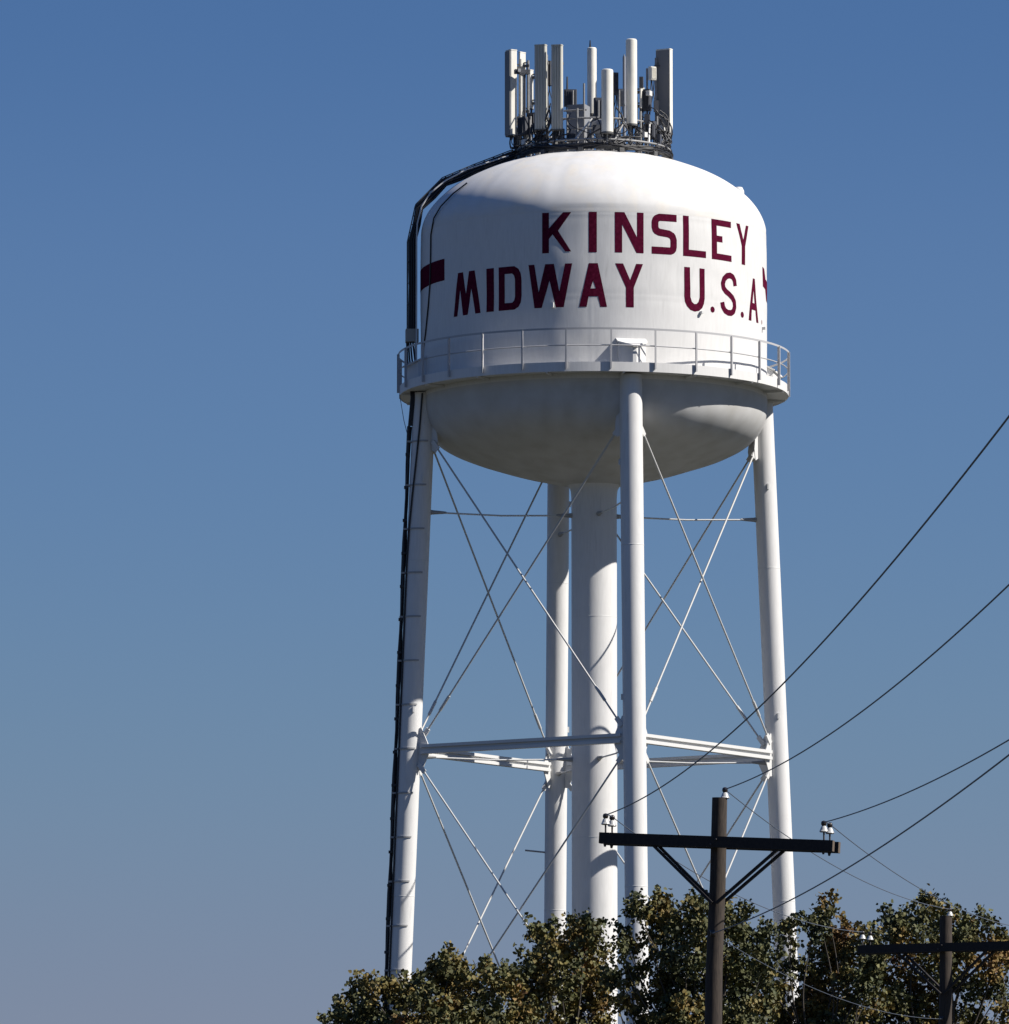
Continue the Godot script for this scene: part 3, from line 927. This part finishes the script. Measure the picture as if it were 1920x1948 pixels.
# ---------------------------------------------------------------- utility poles and wires
func insulator(parent: Node3D, at: Vector3, tall := 0.23):
	var s := Shape.new()
	s.lathe(at, [Vector2(0.020, tall - 0.10), Vector2(0.050, tall - 0.11), Vector2(0.055, tall - 0.125), Vector2(0.055, tall - 0.125), Vector2(0.045, tall - 0.135), Vector2(0.03, tall - 0.12)], 20)
	s.lathe(at, [Vector2(0.020, tall - 0.055), Vector2(0.034, tall - 0.07), Vector2(0.045, tall - 0.10), Vector2(0.050, tall - 0.11)], 20)
	var o := part("insulator", s, M.porcelain, parent)
	s = Shape.new()
	s.lathe(at, [Vector2(0, tall + 0.008), Vector2(0.026, tall), Vector2(0.034, tall - 0.018), Vector2(0.034, tall - 0.04), Vector2(0.022, tall - 0.058)], 16)
	part("insulator_head", s, M.dark_porcelain, o)
	s = Shape.new()
	s.tube([at - Vector3.UP * 0.03, at + Vector3.UP * (tall - 0.12)], 0.011, 8)
	part("pin", s, M.iron, o)

# returns the tips of the insulators: front left, front right, rear left, rear right, top
func utility_pole(label: String, base: Vector3, top: Vector3, arm_at: Vector3, yaw: float, roll: float, thick: float) -> Array:
	var t := thing("utility_pole", label, "utility pole", base, "wooden poles along the street")
	var y := deg_to_rad(yaw); var r := deg_to_rad(roll)
	var a := Vector3(cos(y) * cos(r), sin(r), sin(y) * cos(r))
	var nf := Vector3(-sin(y), 0, cos(y))
	var up := a.cross(nf) * -1.0
	if up.y < 0: up = -up
	var s := Shape.new()
	var pts := []
	for k in 9: pts.append(base.lerp(top, k / 8.0) + Vector3(0.012 * sin(k * 1.9), 0, 0.01 * cos(k * 2.3)))
	s.tube(pts, thick * 1.45, 28, thick)
	var shaft := part("pole_shaft", s, M.pole_wood, t)
	var tips := []
	for side in [1.0, -1.0]:
		var c: Vector3 = arm_at + nf * (thick + 0.052) * side
		s = Shape.new()
		s.box(c + a * 0.02, Vector3(2.94, 0.135, 0.10), Basis(a, up, a.cross(up)))
		var arm := part("crossarm", s, M.creosote, t)
		for e in [-1.0, 1.0]:
			s = Shape.new()
			s.box(c + a * (0.02 + e * 1.4715), Vector3(0.004, 0.13, 0.095), Basis(a, up, a.cross(up)))
			part("end_grain", s, M.end_grain, arm)
		for e in [-1.385, 1.37]:
			var q: Vector3 = c + a * e + up * 0.0675
			insulator(arm, q)
			tips.append(q + Vector3.UP * 0.215)
			s = Shape.new()
			s.tube([c + a * e - up * 0.067, c + a * e - up * 0.105], 0.022, 8, 0.012)
			part("pin_nut", s, M.iron, arm)
		for e in [-0.78, 0.80]:
			s = Shape.new()
			var q: Vector3 = c + a * e - up * 0.06 - nf * side * 0.0
			var drop := 0.74
			var axis := base.lerp(top, (arm_at.y - drop - base.y) / (top.y - base.y))
			s.beam(q, axis + nf * (thick + 0.03) * side + a * signf(e) * 0.03, 0.03, 0.062, nf)
			part("brace", s, M.creosote, t)
	for e in [-0.3, 0.3]:
		s = Shape.new()
		s.tube([arm_at + a * e * 0.1 + nf * (thick + 0.13) + up * e * 0.1, arm_at + a * e * 0.1 - nf * (thick + 0.13) + up * e * 0.1], 0.012, 8)
		part("through_bolt", s, M.iron, shaft)
	# pole-top pin on the right side
	var q2 := top + a * (thick * 0.8)
	s = Shape.new()
	s.beam(q2 + Vector3.UP * 0.02, q2 - Vector3.UP * 0.3, 0.04, 0.015, nf)
	part("top_bracket", s, M.iron, shaft)
	insulator(shaft, q2 - Vector3.UP * 0.075, 0.20)
	tips.append(q2 + Vector3.UP * 0.105)
	# neutral spool lower down
	var nq := base.lerp(top, (top.y - 1.66 - base.y) / (top.y - base.y)) + nf * (thick * 1.12)
	s = Shape.new()
	s.lathe(nq + nf * 0.05, [Vector2(0, 0.04), Vector2(0.035, 0.04), Vector2(0.022, 0.0), Vector2(0.035, -0.04), Vector2(0, -0.04)], 12)
	part("spool", s, M.dark_porcelain, shaft)
	tips.append(nq + nf * 0.05)
	return tips

func wire(label: String, a: Vector3, b: Vector3, sag: float, r: float):
	var s := Shape.new()
	var pts := []
	for k in 61:
		var f := k / 60.0
		var p := a.lerp(b, f)
		p.y -= 4.0 * sag * f * (1.0 - f)
		pts.append(p)
	s.tube(pts, r, 6)
	var o := part(numbered("power_line"), s, M.wire, self)
	tag(o, label, "wire", "overhead power lines")

func build_lines():
	var p1 := utility_pole("nearer dark wooden utility pole with double crossarm between the tower's front and right legs", Vector3(-0.135, 0, 113), Vector3(0.095, 8.315, 113), Vector3(0.075, 7.766, 113), 17.0, -3.1, 0.092)
	var p2 := utility_pole("farther wooden utility pole against the trees at the right edge", Vector3(4.50, 0, 85), Vector3(4.568, 8.573, 85), Vector3(4.56, 8.06, 85), 27.0, 0.0, 0.098)
	wire("power line rising from the nearer pole's left insulators, highest at the right edge", p1[0], Vector3(1.475, 7.99, 180.48), 0.911, 0.0070)
	wire("power line rising from the nearer pole's top insulator, second highest at right edge", p1[4], Vector3(2.5, 8.05, 180.93), 0.86, 0.0070)
	wire("power line rising from the nearer pole's right insulators, third at the right edge", p1[1], Vector3(4.031, 7.99, 181.38), 0.883, 0.0070)
	wire("lowest rising power line, crossing the right leg down to the nearer pole's shaft", p1[5], Vector3(2.768, 6.972, 180.93), 0.681, 0.0070)
	wire("thin line sinking from the nearer pole's left insulators to the farther pole", p1[2], p2[0], 0.30, 0.0058)
	wire("thin line sinking from the nearer pole's top to the farther pole's top", p1[4], p2[4], 0.26, 0.0058)
	wire("thin line sinking from the nearer pole's right insulators to the farther pole", p1[3], p2[1], 0.22, 0.0058)
	wire("lowest thin line low between the shafts of the two poles", p1[5], p2[5], 0.25, 0.0042)
	# short jumpers between front and rear insulators
	for q in [[0, 2, "left"], [1, 3, "right"]]:
		var s := Shape.new()
		s.tube([p1[q[0]], (p1[q[0]] + p1[q[1]]) * 0.5 + Vector3.UP * 0.01, p1[q[1]]], 0.008, 6)
		var o := part(numbered("jumper_wire"), s, M.wire, self)
		tag(o, "short jumper wire between the two %s insulators of the nearer pole" % q[2], "wire", "jumper wires")

# ---------------------------------------------------------------- trees
var hue: FastNoiseLite

func leaf_colour(p: Vector3, rust: float, rng: RandomNumberGenerator) -> Color:
	var k := hue.get_noise_3dv(p * 0.75) * 1.15 + rng.randf_range(-0.20, 0.20) + rust - 0.06
	var green := Color(0.050, 0.060, 0.021); var olive := Color(0.108, 0.104, 0.030)
	var ochre := Color(0.195, 0.132, 0.028); var brown := Color(0.17, 0.080, 0.030)
	var c: Color
	if k < 0.05: c = green.lerp(olive, clampf((k + 0.45) / 0.5, 0, 1))
	elif k < 0.45: c = olive.lerp(ochre, (k - 0.05) / 0.4)
	else: c = ochre.lerp(brown, clampf((k - 0.45) / 0.4, 0, 1))
	return c * rng.randf_range(0.6, 1.15)

func add_leaf(s: Shape, p: Vector3, size: float, c: Color, rng: RandomNumberGenerator):
	var nrm := Vector3(rng.randfn(), rng.randfn() * 0.8 + 0.35, rng.randfn()).normalized()
	var d := nrm.cross(Vector3(rng.randfn(), rng.randfn() - 0.6, rng.randfn())).normalized()
	var e := nrm.cross(d)
	var k := s.v.size()
	for q in [[0.0, -0.5, 0.0], [0.42, -0.12, 0.10], [0.24, 0.32, 0.05], [0.0, 0.55, -0.08], [-0.24, 0.32, 0.05], [-0.42, -0.12, 0.10]]:
		s.v.append(p + (e * q[0] + d * q[1] + nrm * q[2]) * size)
		s.n.append((nrm - e * q[0] * 0.4).normalized()); s.u.append(Vector2(q[0], q[1])); s.c.append(c)
	for q in [[0, 1, 2], [0, 2, 3], [0, 3, 4], [0, 4, 5]]:
		s.i.append(k + q[0]); s.i.append(k + q[1]); s.i.append(k + q[2])

func tree(label: String, seed_no: int, base: Vector3, lobes: Array, rust: float, density: float):
	var rng := RandomNumberGenerator.new()
	rng.seed = seed_no
	var t := thing("broadleaf_tree", label, "tree", base, "row of autumn trees before the tower")
	var s := Shape.new()
	var tip := base + Vector3(0.2, 8.0, 0)
	s.tube(bend([base, base + Vector3(0.08, 2.0, 0.05), base + Vector3(-0.05, 5.0, 0), tip]), 0.24, 14, 0.05)
	part("trunk", s, M.bark, t)
	var all := []
	for q in lobes: all.append([Vector3(q[0], q[1], base.z + rng.randf_range(-0.9, 0.9)), q[2]])
	# the crown goes on below what the picture shows
	for k in 9:
		var a := TAU * k / 9.0
		all.append([base + Vector3(cos(a) * 1.35, 6.2 + 0.9 * sin(k * 2.4), sin(a) * 1.35), 0.85])
	for k in 6:
		var a := TAU * k / 6.0
		all.append([base + Vector3(cos(a) * 1.0, 7.3, sin(a) * 1.0), 0.8])
	var crown := Shape.new()
	for q in all:
		var c: Vector3 = q[0]; var r: float = q[1]
		# limb to the clump
		s = Shape.new()
		var start := base + Vector3(0.05, clampf(c.y - 2.2, 2.6, 7.4) , 0)
		var mid := start.lerp(c, 0.55) + Vector3(rng.randf_range(-.3, .3), -0.25, rng.randf_range(-.3, .3))
		s.tube(bend([start, mid, c, c + Vector3(rng.randf_range(-.1, .1), r * 0.5, 0)]), 0.018 + 0.035 * minf(r, 0.7), 7, 0.006)
		part("limb", s, M.bark, t)
		var sprigs := int(density * (r * r * 430.0 + r * 60.0))
		var tone := rng.randf_range(-0.14, 0.14)
		# shoots: short leafy twigs that break the outline
		var shoots := []
		for k in int(5 + r * 10.0):
			var sd := Vector3(rng.randfn(), absf(rng.randfn()) + 0.25, rng.randfn()).normalized()
			shoots.append([c + sd * r * 0.8, (sd + Vector3.UP * 0.5).normalized(), rng.randf_range(0.06, 0.26)])
		for k in sprigs:
			var p: Vector3
			var spread := 0.075
			if k % 5 < 2:
				var sh: Array = shoots[rng.randi() % shoots.size()]
				p = sh[0] + sh[1] * rng.randf() * (sh[2] + 0.08)
				spread = 0.055
			else:
				var d := Vector3(rng.randfn(), rng.randfn(), rng.randfn()).normalized()
				p = c + d * pow(rng.randf(), 0.45) * r * rng.randf_range(0.8, 1.12)
			for j in rng.randi_range(6, 12):
				var pp := p + Vector3(rng.randfn(), rng.randfn(), rng.randfn()) * spread
				add_leaf(crown, pp, rng.randf_range(0.05, 0.115), leaf_colour(pp, rust + tone, rng), rng)
	var o := part("crown", crown, M.leaf, t)
	o.set_meta("kind", "stuff")

func build_trees():
	hue = FastNoiseLite.new(); hue.seed = 12; hue.frequency = 0.9
	tree("leftmost low autumn tree before the tower's left leg", 101, Vector3(-3.7, 0, 60),
		[[-5.55,8.20,0.33],[-5.13,8.57,0.37],[-4.46,8.46,0.48],[-3.63,8.77,0.52],[-3.58,9.08,0.25],[-3.01,8.66,0.48],[-4.09,8.05,0.58],[-3.06,7.95,0.58],[-2.44,8.70,0.41],[-5.75,7.84,0.27],[-5.13,7.74,0.58],[-3.89,7.43,0.73],[-2.75,7.43,0.73],[-2.18,8.05,0.41]], 0.06, 1.0)
	tree("tree with ochre top before the central riser pipe", 102, Vector3(-1.3, 0, 54),
		[[-1.95,9.40,0.28],[-1.52,9.80,0.48],[-0.92,9.94,0.45],[-1.41,9.22,0.54],[-0.73,9.54,0.32],[-2.13,8.94,0.39],[-1.87,10.06,0.16],[-0.94,8.81,0.45],[-2.11,8.22,0.41],[-1.79,8.70,0.35],[-0.76,7.89,0.45],[-1.57,7.41,0.61],[-0.47,8.32,0.19],[-0.54,9.05,0.24],[-0.62,8.59,0.22],[-1.27,8.54,0.24],[-1.46,8.22,0.17]], 0.04, 1.0)
	tree("dark green tree directly behind the nearer utility pole", 103, Vector3(1.3, 0, 58),
		[[0.49,9.87,0.36],[0.21,10.34,0.21],[0.67,10.17,0.38],[1.25,10.10,0.38],[1.90,10.08,0.38],[1.09,9.51,0.67],[0.61,9.09,0.42],[1.93,9.37,0.59],[2.44,9.71,0.36],[1.45,8.67,0.80],[0.63,8.35,0.50],[2.31,8.70,0.48],[-0.23,9.45,0.15],[0.00,9.61,0.13],[-0.06,8.88,0.15],[-0.44,8.88,0.17],[1.03,7.88,0.69],[2.13,7.83,0.63],[0.14,7.51,0.42],[-0.28,8.40,0.15],[0.09,10.27,0.17],[-0.16,9.85,0.14],[0.14,9.14,0.16],[-0.13,8.49,0.18],[0.13,8.14,0.21],[-0.28,9.03,0.13],[2.61,9.14,0.29],[2.71,8.51,0.27]], -0.06, 0.95)
	tree("tree with russet tips before the tower's right leg", 104, Vector3(3.9, 0, 53),
		[[3.79,10.11,0.24],[4.10,10.58,0.19],[3.97,10.25,0.24],[4.18,9.71,0.46],[4.53,10.03,0.37],[2.79,9.24,0.24],[4.09,8.99,0.50],[4.97,9.75,0.39],[3.32,10.27,0.11],[3.20,9.27,0.11],[3.35,8.37,0.48],[4.42,8.37,0.52],[3.65,7.94,0.70],[2.62,8.26,0.50],[4.75,9.02,0.46],[4.30,7.67,0.61],[3.34,10.19,0.15],[3.14,10.03,0.12],[3.11,8.91,0.24],[3.44,9.84,0.10],[3.66,9.40,0.28],[3.71,8.86,0.30],[4.53,9.46,0.37],[4.97,9.35,0.30],[5.12,8.59,0.26],[3.98,8.48,0.37]], 0.05, 0.9)
	tree("rusty brown autumn tree behind the farther pole at the right edge", 105, Vector3(6.6, 0, 50),
		[[5.68,10.40,0.38],[6.24,10.65,0.42],[6.79,10.74,0.27],[7.35,10.34,0.40],[7.81,10.06,0.22],[6.01,9.90,0.58],[5.34,9.36,0.42],[6.68,10.01,0.47],[7.69,9.56,0.36],[6.00,8.95,0.44],[7.87,9.12,0.29],[5.33,8.45,0.56],[6.22,8.29,0.58],[6.89,9.40,0.38],[6.44,7.79,0.73],[8.06,9.84,0.36],[6.88,8.07,0.38],[7.31,8.62,0.18],[7.77,8.29,0.18],[6.56,9.45,0.38],[5.67,8.84,0.29],[6.39,8.79,0.38],[7.23,9.12,0.24],[7.56,9.06,0.18],[6.94,8.45,0.24],[7.44,8.40,0.20],[7.89,8.62,0.17],[7.18,9.90,0.33],[6.66,8.12,0.33]], 0.16, 0.9)

# ---------------------------------------------------------------- clear autumn air: colour by height above the horizon only
func clear_sky(exposure: float) -> ImageTexture:
	var stops := [[-90.0, 38, 36, 30], [-6.0, 62, 60, 55], [-0.3, 112, 116, 122], [0.0, 142, 147, 158], [1.2, 135, 143, 160], [2.71, 125, 139, 162], [4.72, 111, 138, 167], [6.72, 98, 131, 170], [8.70, 89, 123, 168], [10.6, 77, 113, 162], [15.0, 64, 101, 154], [28.0, 52, 87, 143], [90.0, 42, 74, 130]]
	var im := Image.create(32, 2048, false, Image.FORMAT_RGBAF)
	for y in 2048:
		var e := 90.0 - (y + 0.5) * 180.0 / 2048.0
		var k := 0
		while k < stops.size() - 2 and e > stops[k + 1][0]: k += 1
		var p: Array = stops[k]; var q: Array = stops[k + 1]
		var f := clampf((e - p[0]) / (q[0] - p[0]), 0, 1)
		# a smooth curve through the stops
		var pp: Array = stops[maxi(k - 1, 0)]; var qq: Array = stops[mini(k + 2, stops.size() - 1)]
		var c := [0.0, 0.0, 0.0]
		for m in 3:
			var h: float = q[0] - p[0]
			var t0: float = (q[m + 1] - pp[m + 1]) / maxf(q[0] - pp[0], 0.01) * h
			var t1: float = (qq[m + 1] - p[m + 1]) / maxf(qq[0] - p[0], 0.01) * h
			if k == 0 or absf(p[0]) < 0.5: t0 = q[m + 1] - p[m + 1]
			if absf(q[0]) < 0.5: t1 = q[m + 1] - p[m + 1]
			var f2 := f * f; var f3 := f2 * f
			c[m] = (2 * f3 - 3 * f2 + 1) * p[m + 1] + (f3 - 2 * f2 + f) * t0 + (-2 * f3 + 3 * f2) * q[m + 1] + (f3 - f2) * t1
		var col := Color(c[0] / 255.0, c[1] / 255.0, c[2] / 255.0).srgb_to_linear()
		col = Color(col.r / exposure, col.g / exposure, col.b / exposure, 1.0)
		for x in 32: im.set_pixel(x, y, col)
	return ImageTexture.create_from_image(im)

# ----------------------------------------------------------------
func _ready():
	# camera, sky, sun, exposure
	var cam := Camera3D.new()
	cam.name = "camera"
	cam.position = Vector3(-2.521, 1.6, 200.0)
	cam.rotation_degrees = Vector3(6.7005, 0, 0)
	cam.fov = 8.186
	cam.near = 0.5
	cam.far = 6000.0
	add_child(cam)
	cam.current = true
	var sky_mat := PanoramaSkyMaterial.new()
	sky_mat.panorama = clear_sky(1.45)
	var sky := Sky.new()
	sky.sky_material = sky_mat
	var env := Environment.new()
	env.background_mode = Environment.BG_SKY
	env.sky = sky
	env.tonemap_mode = Environment.TONE_MAPPER_LINEAR
	env.tonemap_exposure = 1.45
	env.sdfgi_enabled = true
	env.ssao_enabled = true
	env.ssil_enabled = true
	var we := WorldEnvironment.new()
	we.name = "world"
	we.environment = env
	add_child(we)
	var sun := DirectionalLight3D.new()
	sun.name = "sun"
	sun.light_color = Color(1.0, 0.978, 0.945)
	sun.light_energy = 1.6
	sun.light_angular_distance = 0.5
	sun.shadow_enabled = true
	add_child(sun)
	sun.look_at_from_position(Vector3.ZERO, -Vector3(0.721, 0.669, 0.178), Vector3.UP)

	bumps = FastNoiseLite.new()
	bumps.seed = 4; bumps.frequency = 0.55; bumps.fractal_octaves = 2
	make_materials()

	var gs := Shape.new()
	gs.quad(Vector3(-5000, 0, -5000), Vector3(5000, 0, -5000), Vector3(5000, 0, 5000), Vector3(-5000, 0, 5000), Vector3.UP)
	var ground := part("ground", gs, M.grass, self)
	ground.set_meta("kind", "structure")
	build_tower()
	build_trees()
	build_cable_run()
	build_roof_frame()
	build_antennas()
	build_lines()
